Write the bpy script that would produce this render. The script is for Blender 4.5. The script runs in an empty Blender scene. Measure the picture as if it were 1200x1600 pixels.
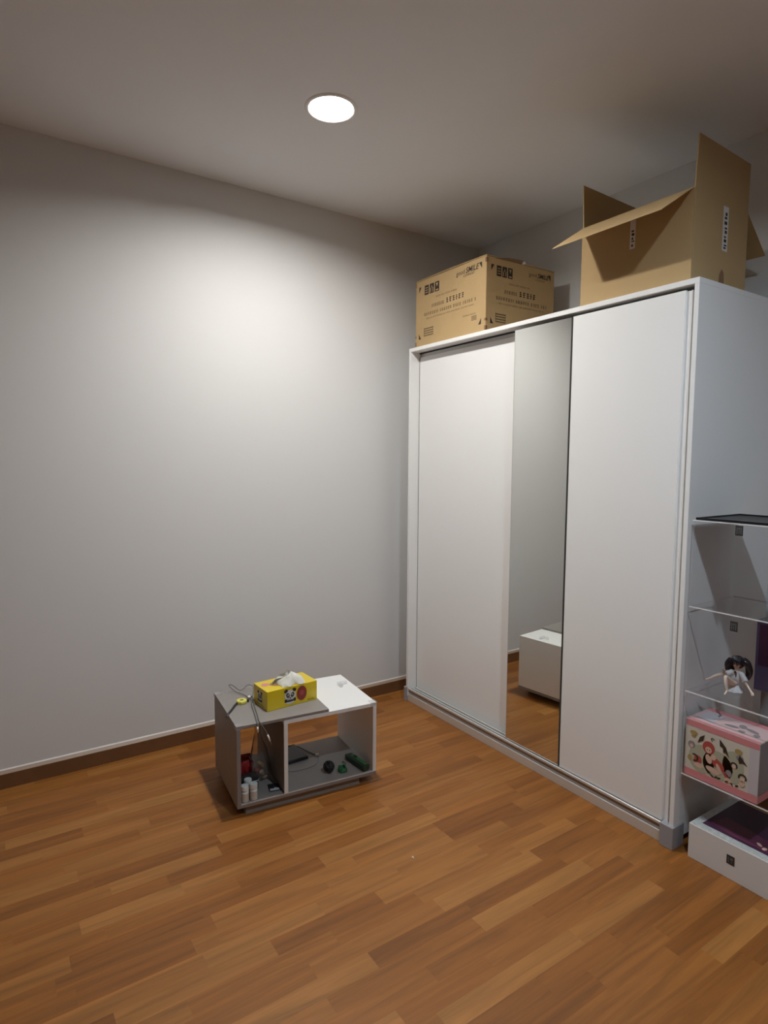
import bpy, bmesh, math, random
from mathutils import Vector, Matrix, noise
random.seed(7)
PI = math.pi
scene = bpy.context.scene
COL = scene.collection

# ------------------------------------------------------------------ camera
CAM_F, CAM_YAW, CAM_PITCH, CAM_ROLL = 952.84, 0.59047, 0.08473, 0.006257
CAM_LOC = Vector((-2.0251, -2.9351, 1.3859))
fwd = Vector((math.sin(CAM_YAW) * math.cos(CAM_PITCH), math.cos(CAM_YAW) * math.cos(CAM_PITCH), -math.sin(CAM_PITCH)))
rgt = Vector((math.cos(CAM_YAW), -math.sin(CAM_YAW), 0))
upv = rgt.cross(fwd)
r2 = rgt * math.cos(CAM_ROLL) + upv * math.sin(CAM_ROLL)
u2 = -rgt * math.sin(CAM_ROLL) + upv * math.cos(CAM_ROLL)
cam_data = bpy.data.cameras.new('camera')
cam_data.sensor_fit = 'HORIZONTAL'
cam_data.sensor_width = 36.0
cam_data.lens = 36.0 * CAM_F / 1200.0
cam_data.clip_start = 0.02
cam = bpy.data.objects.new('camera', cam_data)
COL.objects.link(cam)
M = Matrix((r2, u2, -fwd)).transposed().to_4x4()
M.translation = CAM_LOC
cam.matrix_world = M
scene.camera = cam

# ------------------------------------------------------------------ world, light levels, exposure
world = bpy.data.worlds.new('world')
world.use_nodes = True
world.node_tree.nodes['Background'].inputs[0].default_value = (0.02, 0.02, 0.022, 1)
world.node_tree.nodes['Background'].inputs[1].default_value = 0.0
scene.world = world
LAMP_MAIN = (1520.0, (1.0, 0.975, 0.93))      # downlight in view: strength, colour
LAMP_SECOND = (1500.0, (0.76, 0.89, 1.0))    # second downlight, nearer the camera
scene.view_settings.view_transform = 'Standard'
scene.view_settings.look = 'None'
scene.view_settings.gamma = 1.0
scene.view_settings.use_curve_mapping = False
scene.view_settings.exposure = 0.06
cy = scene.cycles
cy.use_denoising = True
cy.max_bounces = 10
cy.diffuse_bounces = 6
cy.glossy_bounces = 5
cy.transparent_max_bounces = 24
cy.caustics_reflective = False
cy.caustics_refractive = False
cy.sample_clamp_indirect = 6.0

# ------------------------------------------------------------------ helpers
def mat(name, color, rough=0.5, metal=0.0, spec=0.5, bump=0.0, bscale=200.0, var=0.0, vscale=6.0, coat=0.0):
    m = bpy.data.materials.new(name)
    m.use_nodes = True
    nt = m.node_tree
    b = nt.nodes['Principled BSDF']
    b.inputs['Base Color'].default_value = (*color, 1)
    b.inputs['Roughness'].default_value = rough
    b.inputs['Metallic'].default_value = metal
    b.inputs['Specular IOR Level'].default_value = spec
    b.inputs['Coat Weight'].default_value = coat
    if bump or var:
        tc = nt.nodes.new('ShaderNodeTexCoord')
    if var:
        n = nt.nodes.new('ShaderNodeTexNoise')
        n.inputs['Scale'].default_value = vscale
        n.inputs['Detail'].default_value = 4
        nt.links.new(tc.outputs['Object'], n.inputs['Vector'])
        mr = nt.nodes.new('ShaderNodeMapRange')
        mr.inputs['To Min'].default_value = 1 - var
        mr.inputs['To Max'].default_value = 1 + var
        nt.links.new(n.outputs['Fac'], mr.inputs['Value'])
        mx = nt.nodes.new('ShaderNodeVectorMath')
        mx.operation = 'SCALE'
        mx.inputs[0].default_value = color
        nt.links.new(mr.outputs[0], mx.inputs['Scale'])
        nt.links.new(mx.outputs[0], b.inputs['Base Color'])
    if bump:
        n2 = nt.nodes.new('ShaderNodeTexNoise')
        n2.inputs['Scale'].default_value = bscale
        n2.inputs['Detail'].default_value = 3
        nt.links.new(tc.outputs['Object'], n2.inputs['Vector'])
        bp = nt.nodes.new('ShaderNodeBump')
        bp.inputs['Strength'].default_value = bump
        bp.inputs['Distance'].default_value = 0.002
        nt.links.new(n2.outputs['Fac'], bp.inputs['Height'])
        nt.links.new(bp.outputs[0], b.inputs['Normal'])
    return m

def clear_mat(name, tint, gloss=1.0, rough=0.03, haze=0.0, hazecol=(0.8, 0.8, 0.8)):
    m = bpy.data.materials.new(name)
    m.use_nodes = True
    nt = m.node_tree
    for n in list(nt.nodes):
        nt.nodes.remove(n)
    out = nt.nodes.new('ShaderNodeOutputMaterial')
    tr = nt.nodes.new('ShaderNodeBsdfTransparent')
    tr.inputs[0].default_value = (*tint, 1)
    gl = nt.nodes.new('ShaderNodeBsdfGlossy')
    gl.inputs['Roughness'].default_value = rough
    lw = nt.nodes.new('ShaderNodeLayerWeight')          # Schlick reflectance, the same from both sides
    lw.inputs['Blend'].default_value = 0.5
    pw = nt.nodes.new('ShaderNodeMath')
    pw.operation = 'POWER'
    pw.inputs[1].default_value = 5.0
    nt.links.new(lw.outputs['Facing'], pw.inputs[0])
    mu = nt.nodes.new('ShaderNodeMath')
    mu.operation = 'MULTIPLY_ADD'
    mu.inputs[1].default_value = 0.9 * gloss
    mu.inputs[2].default_value = 0.035 * gloss
    nt.links.new(pw.outputs[0], mu.inputs[0])
    mix = nt.nodes.new('ShaderNodeMixShader')
    nt.links.new(mu.outputs[0], mix.inputs[0])
    src = tr
    if haze:
        df = nt.nodes.new('ShaderNodeBsdfDiffuse')
        df.inputs[0].default_value = (*hazecol, 1)
        m2 = nt.nodes.new('ShaderNodeMixShader')
        m2.inputs[0].default_value = haze
        nt.links.new(tr.outputs[0], m2.inputs[1])
        nt.links.new(df.outputs[0], m2.inputs[2])
        src = m2
    nt.links.new(src.outputs[0], mix.inputs[1])
    nt.links.new(gl.outputs[0], mix.inputs[2])
    nt.links.new(mix.outputs[0], out.inputs[0])
    return m

def emit_mat(name, strength, color):
    m = bpy.data.materials.new(name)
    m.use_nodes = True
    b = m.node_tree.nodes['Principled BSDF']
    b.inputs['Base Color'].default_value = (0.8, 0.8, 0.8, 1)
    b.inputs['Emission Color'].default_value = (*color, 1)
    b.inputs['Emission Strength'].default_value = strength
    return m

def obj(name, bm, material, parent=None, smooth=False):
    me = bpy.data.meshes.new(name)
    bmesh.ops.recalc_face_normals(bm, faces=bm.faces[:])
    bm.to_mesh(me)
    bm.free()
    mats = material if isinstance(material, (list, tuple)) else [material]
    for m in mats:
        me.materials.append(m)
    if smooth:
        for p in me.polygons:
            p.use_smooth = True
    o = bpy.data.objects.new(name, me)
    COL.objects.link(o)
    if parent:
        o.parent = parent
    return o

def tag(o, label=None, cat=None, group=None, kind=None):
    if label: o['label'] = label
    if cat: o['category'] = cat
    if group: o['group'] = group
    if kind: o['kind'] = kind
    return o

def thing(name, label, cat, loc=(0, 0, 0), rotz=0.0, group=None):
    o = bpy.data.objects.new(name, None)
    o.empty_display_size = 0.05
    COL.objects.link(o)
    o.location = loc
    o.rotation_euler = (0, 0, rotz)
    return tag(o, label, cat, group)

def bx(bm, x0, x1, y0, y1, z0, z1, bevel=0.0, seg=1, mi=0):
    r = bmesh.ops.create_cube(bm, size=1.0)
    vs = r['verts']
    for v in vs:
        v.co = Vector(((x0 + x1) / 2 + v.co.x * (x1 - x0), (y0 + y1) / 2 + v.co.y * (y1 - y0), (z0 + z1) / 2 + v.co.z * (z1 - z0)))
    fs = set(f for v in vs for f in v.link_faces)
    for f in fs:
        f.material_index = mi
    if bevel:
        es = list(set(e for v in vs for e in v.link_edges))
        bmesh.ops.bevel(bm, geom=es, offset=bevel, segments=seg, affect='EDGES', profile=0.5)
    return vs

def box(name, dims, material, parent=None, bevel=0.001, seg=1):
    bm = bmesh.new()
    bx(bm, *dims, bevel=bevel, seg=seg)
    return obj(name, bm, material, parent)

def lathe(bm, prof, c=(0, 0, 0), n=24, mi=0):
    """prof: list of (r, z)"""
    rings = []
    for r, z in prof:
        if r <= 1e-6:
            rings.append([bm.verts.new((c[0], c[1], c[2] + z))])
        else:
            rings.append([bm.verts.new((c[0] + r * math.cos(2 * PI * i / n), c[1] + r * math.sin(2 * PI * i / n), c[2] + z)) for i in range(n)])
    for a, b in zip(rings[:-1], rings[1:]):
        for i in range(n):
            j = (i + 1) % n
            if len(a) == 1 and len(b) == 1: continue
            if len(a) == 1: f = bm.faces.new((a[0], b[i], b[j]))
            elif len(b) == 1: f = bm.faces.new((a[i], a[j], b[0]))
            else: f = bm.faces.new((a[i], a[j], b[j], b[i]))
            f.material_index = mi
    return rings

def catmull(pts, k=6):
    P = [Vector(p) for p in pts]
    out = []
    for i in range(len(P) - 1):
        p0 = P[max(i - 1, 0)]; p1 = P[i]; p2 = P[i + 1]; p3 = P[min(i + 2, len(P) - 1)]
        for j in range(k):
            t = j / k
            out.append(0.5 * ((2 * p1) + (p2 - p0) * t + (2 * p0 - 5 * p1 + 4 * p2 - p3) * t * t + (3 * p1 - p0 - 3 * p2 + p3) * t ** 3))
    out.append(P[-1])
    return out

def tube(bm, pts, r, n=8, k=6, flat=1.0, mi=0):
    P = catmull(pts, k) if k else [Vector(p) for p in pts]
    rings = []
    up = Vector((0, 0, 1))
    for i, p in enumerate(P):
        d = (P[min(i + 1, len(P) - 1)] - P[max(i - 1, 0)])
        if d.length < 1e-9: d = Vector((1, 0, 0))
        d.normalize()
        s = d.cross(up)
        if s.length < 1e-3: s = d.cross(Vector((1, 0, 0)))
        s.normalize()
        u = s.cross(d)
        rr = r(i / (len(P) - 1)) if callable(r) else r
        rings.append([bm.verts.new(p + s * rr * math.cos(2 * PI * a / n) + u * rr * flat * math.sin(2 * PI * a / n)) for a in range(n)])
    for a, b in zip(rings[:-1], rings[1:]):
        for i in range(n):
            f = bm.faces.new((a[i], a[(i + 1) % n], b[(i + 1) % n], b[i])); f.material_index = mi
    f = bm.faces.new(rings[0]); f.material_index = mi
    f = bm.faces.new(rings[-1][::-1]); f.material_index = mi

def quad_prism(bm, pts, thick_vec):
    """extruded polygon: pts (list of Vector) + offset"""
    a = [bm.verts.new(p) for p in pts]
    b = [bm.verts.new(Vector(p) + Vector(thick_vec)) for p in pts]
    bm.faces.new(a)
    bm.faces.new(b[::-1])
    n = len(pts)
    for i in range(n):
        bm.faces.new((a[i], a[(i + 1) % n], b[(i + 1) % n], b[i]))

class Face:
    """a printed face: origin (lower left), u and v unit axes, small lift along the normal"""
    def __init__(s, o, u, v, lift=0.0005):
        s.o = Vector(o); s.u = Vector(u).normalized(); s.v = Vector(v).normalized()
        s.n = s.u.cross(s.v); s.lift = lift
    def p(s, a, b, k=1.0):
        return s.o + s.u * a + s.v * b + s.n * s.lift * k
    def poly(s, bm, pts, k=1.0, mi=0):
        f = bm.faces.new([bm.verts.new(s.p(a, b, k)) for a, b in pts]); f.material_index = mi
    def rect(s, bm, a0, a1, b0, b1, k=1.0, mi=0):
        s.poly(bm, [(a0, b0), (a1, b0), (a1, b1), (a0, b1)], k, mi)
    def ell(s, bm, a, b, ra, rb, k=1.0, rot=0.0, n=20, mi=0):
        c, q = math.cos(rot), math.sin(rot)
        s.poly(bm, [(a + ra * math.cos(t) * c - rb * math.sin(t) * q, b + ra * math.cos(t) * q + rb * math.sin(t) * c) for t in [2 * PI * i / n for i in range(n)]], k, mi)

def print_obj(name, bm, material, parent):
    me = bpy.data.meshes.new(name)
    bm.normal_update()
    bm.to_mesh(me); bm.free()
    for m in (material if isinstance(material, (list, tuple)) else [material]):
        me.materials.append(m)
    o = bpy.data.objects.new(name, me)
    COL.objects.link(o)
    o.parent = parent
    return o

def text_obj(name, s, face, a, b, size, material, parent, shear=0.0, spacing=1.0, bold=0.0):
    cu = bpy.data.curves.new(name, 'FONT')
    cu.body = s; cu.size = size; cu.shear = shear; cu.space_character = spacing; cu.offset = bold
    cu.resolution_u = 3
    tmp = bpy.data.objects.new(name + '_tmp', cu)
    COL.objects.link(tmp)
    dg = bpy.context.evaluated_depsgraph_get()
    dg.update()
    me = bpy.data.meshes.new_from_object(tmp.evaluated_get(dg))
    bpy.data.objects.remove(tmp)
    bpy.data.curves.remove(cu)
    me.name = name
    for v in me.vertices:
        v.co = face.p(a + v.co.x, b + v.co.y, 1.0)
    me.materials.clear()
    me.materials.append(material)
    o = bpy.data.objects.new(name, me)
    COL.objects.link(o)
    o.parent = parent
    return o

# ------------------------------------------------------------------ materials
M_WALL = mat('wall_paint', (0.705, 0.71, 0.71), 0.75, spec=0.25, bump=0.05, bscale=350)
M_WALLFAR = mat('bounce_dimmed_wall', (0.36, 0.345, 0.33), 0.8, spec=0.2)  # unseen walls, tone made up darker to cut the bounce light
M_CEIL = mat('ceiling_paint', (0.80, 0.815, 0.835), 0.85, spec=0.1)
M_CAULK = mat('caulk', (0.78, 0.76, 0.73), 0.6)
M_WHITE = mat('white_laminate', (0.85, 0.855, 0.85), 0.38, spec=0.4, bump=0.02, bscale=600)
M_WHITE2 = mat('white_melamine', (0.86, 0.86, 0.85), 0.32, spec=0.45)
M_ALU = mat('aluminium_profile', (0.70, 0.70, 0.68), 0.32, metal=0.35)
M_TRACKDARK = mat('track_recess', (0.34, 0.33, 0.32), 0.5)
M_GREYCAP = mat('grey_end_cap', (0.33, 0.33, 0.35), 0.45)
M_FASCIA = mat('grey_fascia', (0.55, 0.55, 0.54), 0.5)
M_GAPSHADE = mat('painted_gap_shade', (0.02, 0.02, 0.02), 0.8)  # near-black colour standing in for shade in the wardrobe gaps
M_MIRROR = mat('mirror_silver', (0.80, 0.82, 0.79), 0.0, metal=1.0)
M_MIRROREDGE = mat('mirror_edge', (0.05, 0.05, 0.045), 0.4)
M_CARD = mat('cardboard', (0.49, 0.345, 0.175), 0.8, spec=0.15, var=0.06, vscale=9, bump=0.08, bscale=90)
M_CARDIN = mat('cardboard_inside', (0.52, 0.37, 0.20), 0.8, spec=0.15, var=0.05, vscale=9)
M_INK = mat('black_ink', (0.035, 0.025, 0.02), 0.6)
M_INKSOFT = mat('faded_ink', (0.17, 0.11, 0.055), 0.7)
M_PAPER = mat('white_label', (0.72, 0.70, 0.68), 0.6)
M_TAPE = mat('brown_tape', (0.24, 0.13, 0.06), 0.35)
M_GREYMEL = mat('grey_melamine', (0.275, 0.252, 0.235), 0.5, var=0.05, vscale=40, bump=0.05, bscale=300)
M_GREYEDGE = mat('grey_edge_band', (0.26, 0.24, 0.23), 0.45)
M_CLEAR = clear_mat('clear_acrylic', (0.992, 0.993, 0.995), 0.45, 0.04)
M_CLEAREDGE = mat('acrylic_edge', (0.80, 0.80, 0.82), 0.15, spec=0.8)
M_PLASTIC = clear_mat('clear_plastic', (0.97, 0.97, 0.975), 0.6, 0.15, 0.12)
M_BAG = clear_mat('plastic_bag_film', (0.90, 0.88, 0.86), 1.3, 0.2, 0.12, (0.6, 0.55, 0.5))
M_YELLOW = mat('yellow_carton', (0.78, 0.58, 0.015), 0.32, spec=0.5, coat=0.3)
M_TISSUE = mat('tissue_paper', (0.70, 0.69, 0.62), 0.8)
M_BLACK = mat('black_plastic', (0.015, 0.015, 0.017), 0.4)
M_BLACKGLOSS = mat('black_gloss', (0.012, 0.012, 0.014), 0.12)
M_YTAPE = mat('yellow_plastic', (0.78, 0.72, 0.12), 0.35)
M_GREYWIRE = mat('grey_cable', (0.16, 0.155, 0.15), 0.45)
M_METAL = mat('connector_metal', (0.88, 0.86, 0.80), 0.3)
M_RED = mat('red_packet', (0.42, 0.03, 0.03), 0.35)
M_MAROON = mat('maroon_sticker', (0.30, 0.04, 0.03), 0.4)
M_GREEN = mat('green_plastic', (0.03, 0.17, 0.06), 0.35)
M_DKGREEN = mat('dark_green_plastic', (0.008, 0.03, 0.014), 0.35)
M_LABEL2 = mat('bottle_label', (0.62, 0.57, 0.50), 0.5, var=0.25, vscale=120)
M_CAPWHITE = mat('bottle_cap', (0.78, 0.82, 0.80), 0.35)
M_PINK = mat('pink_print', (0.70, 0.26, 0.29), 0.4, spec=0.5)
M_PINKPALE = mat('pale_pink_print', (0.72, 0.52, 0.52), 0.35)
M_PANELPRINT = mat('cream_print', (0.68, 0.66, 0.58), 0.4)
M_SILVERPRINT = mat('pale_grey_print', (0.60, 0.58, 0.62), 0.35)
M_PRINTRED = mat('red_print', (0.45, 0.08, 0.07), 0.4)
M_PRINTSKIN = mat('skin_print', (0.72, 0.52, 0.42), 0.4)
M_PRINTBROWN = mat('brown_print', (0.33, 0.2, 0.1), 0.4)
M_PRINTGOLD = mat('gold_print', (0.42, 0.32, 0.12), 0.4)
M_PRINTGREY = mat('grey_print', (0.28, 0.26, 0.28), 0.4)
M_PRINTGREEN = mat('sage_print', (0.45, 0.47, 0.36), 0.4)
M_PURPLE = mat('dark_purple_print', (0.055, 0.018, 0.05), 0.3)
M_PURPLE2 = mat('plum_print', (0.13, 0.03, 0.07), 0.3)
M_NAVYBOX = mat('navy_carton', (0.07, 0.06, 0.12), 0.4)
M_BASEWHITE = mat('white_base', (0.70, 0.69, 0.68), 0.5)
M_EMBLEM = mat('emblem_grey', (0.035, 0.033, 0.033), 0.5)
M_EMBLEM2 = mat('emblem_light', (0.13, 0.13, 0.13), 0.5)
M_GLITTER = mat('silver_border', (0.62, 0.66, 0.66), 0.3, metal=0.3, var=0.35, vscale=90)
M_SKIN = mat('figure_skin', (0.80, 0.66, 0.56), 0.45)
M_CLOTH = mat('figure_white_cloth', (0.76, 0.77, 0.78), 0.6)
M_HAIR = mat('figure_black_hair', (0.012, 0.012, 0.02), 0.3)
M_EYE = mat('figure_eye', (0.05, 0.04, 0.12), 0.3)
M_LAMPTRIM = mat('lamp_trim', (0.82, 0.82, 0.80), 0.4)
M_LAMPTUBE = mat('lamp_tube', (0.25, 0.25, 0.25), 0.5)
M_EDGELIGHT = mat('light_grey_edge', (0.5, 0.47, 0.44), 0.45)
M_CRUMB = mat('paper_scrap', (0.8, 0.78, 0.72), 0.7)

def wood_mat(name, mode):
    m = bpy.data.materials.new(name)
    m.use_nodes = True
    nt = m.node_tree
    N = nt.nodes; L = nt.links
    b = N['Principled BSDF']
    geo = N.new('ShaderNodeNewGeometry')
    oi = N.new('ShaderNodeObjectInfo')
    # tone 0..1
    if mode == 'object':
        sep = N.new('ShaderNodeSeparateColor')
        L.new(oi.outputs['Color'], sep.inputs[0])
        tone = sep.outputs[0]; rnd = sep.outputs[1]
    else:
        tone = geo.outputs['Random Per Island']; rnd = geo.outputs['Random Per Island']
    ramp = N.new('ShaderNodeValToRGB')
    cr = ramp.color_ramp
    cr.elements[0].position = 0.0; cr.elements[0].color = (0.225, 0.077, 0.014, 1)
    cr.elements[1].position = 1.0; cr.elements[1].color = (0.390, 0.172, 0.044, 1)
    e = cr.elements.new(0.45); e.color = (0.300, 0.112, 0.022, 1)
    L.new(tone, ramp.inputs[0])
    off = N.new('ShaderNodeVectorMath'); off.operation = 'MULTIPLY_ADD'
    off.inputs[1].default_value = (1.3, 20.0, 1.0)
    cmb = N.new('ShaderNodeCombineXYZ')
    mul = N.new('ShaderNodeMath'); mul.operation = 'MULTIPLY'; mul.inputs[1].default_value = 37.0
    L.new(rnd, mul.inputs[0])
    L.new(mul.outputs[0], cmb.inputs[0]); L.new(mul.outputs[0], cmb.inputs[2])
    L.new(geo.outputs['Position'], off.inputs[0]); L.new(cmb.outputs[0], off.inputs[2])
    n1 = N.new('ShaderNodeTexNoise'); n1.inputs['Scale'].default_value = 1.6; n1.inputs['Detail'].default_value = 7
    n1.inputs['Roughness'].default_value = 0.62; n1.inputs['Distortion'].default_value = 0.7
    L.new(off.outputs[0], n1.inputs['Vector'])
    mr = N.new('ShaderNodeMapRange'); mr.inputs['From Min'].default_value = 0.3; mr.inputs['From Max'].default_value = 0.72
    mr.inputs['To Min'].default_value = 0.70; mr.inputs['To Max'].default_value = 1.26
    L.new(n1.outputs['Fac'], mr.inputs['Value'])
    sc_ = N.new('ShaderNodeVectorMath'); sc_.operation = 'SCALE'
    L.new(ramp.outputs[0], sc_.inputs[0]); L.new(mr.outputs[0], sc_.inputs['Scale'])
    L.new(sc_.outputs[0], b.inputs['Base Color'])
    b.inputs['Roughness'].default_value = 0.42
    b.inputs['Specular IOR Level'].default_value = 0.4
    return m
M_PLANK = wood_mat('oak_laminate', 'object')
M_PLANKFAR = wood_mat('oak_laminate_far', 'island')
M_SUB = mat('subfloor', (0.10, 0.04, 0.015), 0.8)
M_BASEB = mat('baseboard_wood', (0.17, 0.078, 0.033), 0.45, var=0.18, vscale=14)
M_BASETOP = mat('baseboard_lit_bevel', (0.36, 0.26, 0.19), 0.45)  # lighter than the wood: light caught by the bevel is in the colour

# ------------------------------------------------------------------ room shell
XW, XL, YF, H = 0.6398, -5.2, -6.2, 2.696
T = 0.12
tag(box('wall_back', (XL - T, XW + T, 0, T, -0.02, H + 0.1), M_WALL, bevel=0), kind='structure')
tag(box('wall_right', (XW, XW + T, YF - T, 0, -0.02, H + 0.1), M_WALL, bevel=0), kind='structure')
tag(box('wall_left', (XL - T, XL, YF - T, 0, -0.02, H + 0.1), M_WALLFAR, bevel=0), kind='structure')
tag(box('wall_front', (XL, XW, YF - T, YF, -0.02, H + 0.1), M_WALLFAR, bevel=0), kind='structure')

LAMPS = [(-0.860, -0.825), (-0.92, -2.70)]
LR = 0.084
bm = bmesh.new()
def loop(pts):
    vs = [bm.verts.new(p) for p in pts]
    for i in range(len(vs)):
        bm.edges.new((vs[i], vs[(i + 1) % len(vs)]))
loop([(XL, YF, H), (XW, YF, H), (XW, 0, H), (XL, 0, H)])
for lx, ly in LAMPS:
    loop([(lx + LR * math.cos(2 * PI * i / 40), ly + LR * math.sin(2 * PI * i / 40), H) for i in range(40)])
bmesh.ops.triangle_fill(bm, edges=bm.edges[:], use_beauty=True)
ceil = obj('ceiling', bm, M_CEIL)
tag(ceil, kind='structure')

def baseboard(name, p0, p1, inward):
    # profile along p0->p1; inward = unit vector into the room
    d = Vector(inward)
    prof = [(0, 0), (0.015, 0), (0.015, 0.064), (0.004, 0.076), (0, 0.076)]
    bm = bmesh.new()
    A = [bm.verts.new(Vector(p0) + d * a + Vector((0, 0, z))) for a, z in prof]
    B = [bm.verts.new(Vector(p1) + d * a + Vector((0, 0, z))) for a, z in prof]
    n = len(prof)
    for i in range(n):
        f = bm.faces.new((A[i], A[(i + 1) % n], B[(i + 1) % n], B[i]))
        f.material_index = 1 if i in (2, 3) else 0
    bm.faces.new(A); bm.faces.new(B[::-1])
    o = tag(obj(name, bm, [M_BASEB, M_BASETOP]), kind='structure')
    bm = bmesh.new()
    A = [Vector(p0) + d * a + Vector((0, 0, z)) for a, z in ((0, 0.076), (0.004, 0.076), (0, 0.081))]
    quad_prism(bm, A, Vector(p1) - Vector(p0))
    obj('caulk_line', bm, M_CAULK, o)
baseboard('baseboard_back', (XL, 0, 0), (XW, 0, 0), (0, -1, 0))
baseboard('baseboard_right', (XW, -0.015, 0), (XW, YF, 0), (-1, 0, 0))
baseboard('baseboard_left', (XL, -0.015, 0), (XL, YF, 0), (1, 0, 0))
baseboard('baseboard_front', (XL + 0.015, YF, 0), (XW - 0.015, YF, 0), (0, 1, 0))

# ------------------------------------------------------------------ floor of laminate strips
floor = tag(box('floor', (XL, XW, YF, 0, -0.02, -0.006), M_SUB, bevel=0), kind='structure')
def proj(p):
    d = Vector(p) - CAM_LOC
    w = d.dot(fwd)
    if w < 0.05: return None
    return 600 + CAM_F * d.dot(r2) / w, 800 - CAM_F * d.dot(u2) / w
TONES = [(-1.705, -0.465, 0.85), (-1.48, -0.923, 0.8), (-0.963, -1.15, 0.85), (-1.359, -1.342, 0.8), (-1.365, -1.598, 0.75), (-1.655, -1.148, 0.15), (-1.372, -1.163, 0.2), (-1.674, -1.318, 0.15), (-1.167, -1.148, 0.2), (-1.761, -0.849, 0.2), (-0.459, -1.682, 0.9), (-0.585, -1.542, 0.85), (-0.681, -1.844, 0.8), (-0.36, -1.92, 0.85), (-0.262, -2.047, 0.8), (-0.571, -1.221, 0.2), (-0.812, -1.589, 0.15), (-0.714, -1.764, 0.3), (-0.434, -2.049, 0.12), (-0.182, -1.919, 0.15), (-1.078, -1.664, 0.35)]
PW = 0.064
ROW0 = 1.319 % PW
cache = {}
far = bmesh.new()
n_pl = 0
rows = int(abs(YF) / PW) + 2
cand = []
for r in range(-1, rows):
    y1 = -(ROW0 + r * PW)
    y0 = y1 - PW
    y1 = min(y1, 0.0); y0 = max(y0, YF)
    if y1 - y0 < 0.004: continue
    x = XL - random.random() * 0.4
    while x < XW:
        ln = random.choice((0.30, 0.36, 0.40, 0.42, 0.44, 0.50))
        a, b_ = max(x, XL), min(x + ln, XW)
        x += ln
        if b_ - a < 0.01: continue
        cand.append((a, b_, y0, y1))
def in_view(c):
    a, b_, y0, y1 = c
    if a > 0.06 and y0 > -1.74: return False          # under the wardrobe
    if a > 0.0 and y0 < -1.86: return False
    for fx in (0, 0.33, 0.67, 1):
        for fy in (0, 1):
            q = proj((a + (b_ - a) * fx, y0 + (y1 - y0) * fy, 0))
            if q and -5 < q[0] < 1205 and q[1] < 1605: return True
    return False
seen = [c for c in cand if in_view(c)]
seen.sort(key=lambda c: (Vector(((c[0] + c[1]) / 2, (c[2] + c[3]) / 2, 0)) - CAM_LOC).length)
near = set(seen[:298])
G = 0.00008
def plank_bm(bm, x0, x1, y0, y1):
    bx(bm, x0 + G, x1 - G, y0 + G, y1 - G, -0.006, 0.0)
for c in cand:
    a, b_, y0, y1 = c
    if c not in near:
        plank_bm(far, a, b_, y0, y1)
        continue
    key = (round(b_ - a, 4), round(y1 - y0, 4))
    if key not in cache:
        bm = bmesh.new()
        plank_bm(bm, 0, b_ - a, 0, y1 - y0)
        me = bpy.data.meshes.new('plank')
        bm.to_mesh(me); bm.free()
        me.materials.append(M_PLANK)
        cache[key] = me
    o = bpy.data.objects.new('plank', cache[key])
    COL.objects.link(o)
    o.parent = floor
    o.location = (a, y0, 0)
    t = min(max(random.gauss(0.45, 0.20), 0.0), 1.0)
    for tx_, ty_, tt in TONES:
        if a <= tx_ <= b_ and y0 <= ty_ <= y1: t = tt
    o.color = (t, random.random(), 0, 1)
tag(obj('plank_rest', far, M_PLANKFAR, floor), kind='stuff')

# ------------------------------------------------------------------ downlights
def downlight(x, y, lamp, label):
    t = thing('ceiling_light', label, 'light', (x, y, H), 0, 'recessed ceiling downlights')
    bm = bmesh.new()
    lathe(bm, [(LR - 0.001, 0.012), (LR - 0.001, -0.002), (LR + 0.002, -0.005), (LR + 0.012, -0.004), (LR + 0.016, 0.0)], n=40)
    obj('trim_ring', bm, M_LAMPTRIM, t, True)
    bm = bmesh.new()
    lathe(bm, [(LR - 0.002, 0.0), (LR - 0.006, 0.030), (0.0, 0.0305)], n=40)
    obj('reflector', bm, M_LAMPTRIM, t, True)
    bm = bmesh.new()
    lathe(bm, [(0.050, 0.002), (0.074, 0.002), (0.078, 0.005), (0.0505, 0.005), (0.050, 0.002)], n=40)
    obj('diffuser_ring', bm, emit_mat('lamp_diffuser', lamp[0] * 0.02, lamp[1]), t)
    bm = bmesh.new()
    lathe(bm, [(0.0505, 0.0052), (0.0505, 0.019)], n=40)
    obj('lens_tube', bm, M_LAMPTUBE, t)
    bm = bmesh.new()
    lathe(bm, [(0.0, 0.0170), (0.040, 0.0170), (0.042, 0.0190), (0.0, 0.0190)], n=32)
    obj('led_lens', bm, emit_mat('lamp_glow', *lamp), t)
downlight(*LAMPS[0], LAMP_MAIN, 'round white recessed downlight glowing in the ceiling')
downlight(*LAMPS[1], LAMP_SECOND, 'round cool white recessed downlight outside the picture above the display case')

# ------------------------------------------------------------------ wardrobe
YL, YR, HW, WD = -0.1545, -1.787, 2.0, 0.60
w = thing('wardrobe', 'large white sliding door wardrobe with a narrow mirror door', 'wardrobe', (0, 0, 0))
PT = 0.017
box('side_panel', (0.0, WD, YL - PT, YL, 0.03, HW - 0.019), M_WHITE, w, 0.0008)
box('side_panel', (0.0, WD, YR, YR + PT, 0.03, HW - 0.019), M_WHITE, w, 0.0008)
box('top_panel', (0.0, WD, YR, YL, HW - 0.019, HW), M_WHITE, w, 0.0008)
box('back_panel', (WD - 0.008, WD, YR + PT, YL - PT, 0.05, HW - 0.019), M_WHITE, w, 0)
box('floor_panel', (0.095, WD - 0.008, YR + PT, YL - PT, 0.05, 0.067), M_WHITE, w, 0)
box('top_fascia', (0.064, 0.082, YR + PT, YL - PT, 1.9565, HW - 0.019), M_FASCIA, w, 0)
pl = box('plinth', (0.003, 0.018, YR + 0.045, YL - 0.004, 0.0, 0.041), M_ALU, w, 0.001)
box('track_groove', (0.0065, 0.018, YR + 0.045, YL - 0.004, 0.041, 0.064), M_TRACKDARK, pl, 0)
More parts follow.
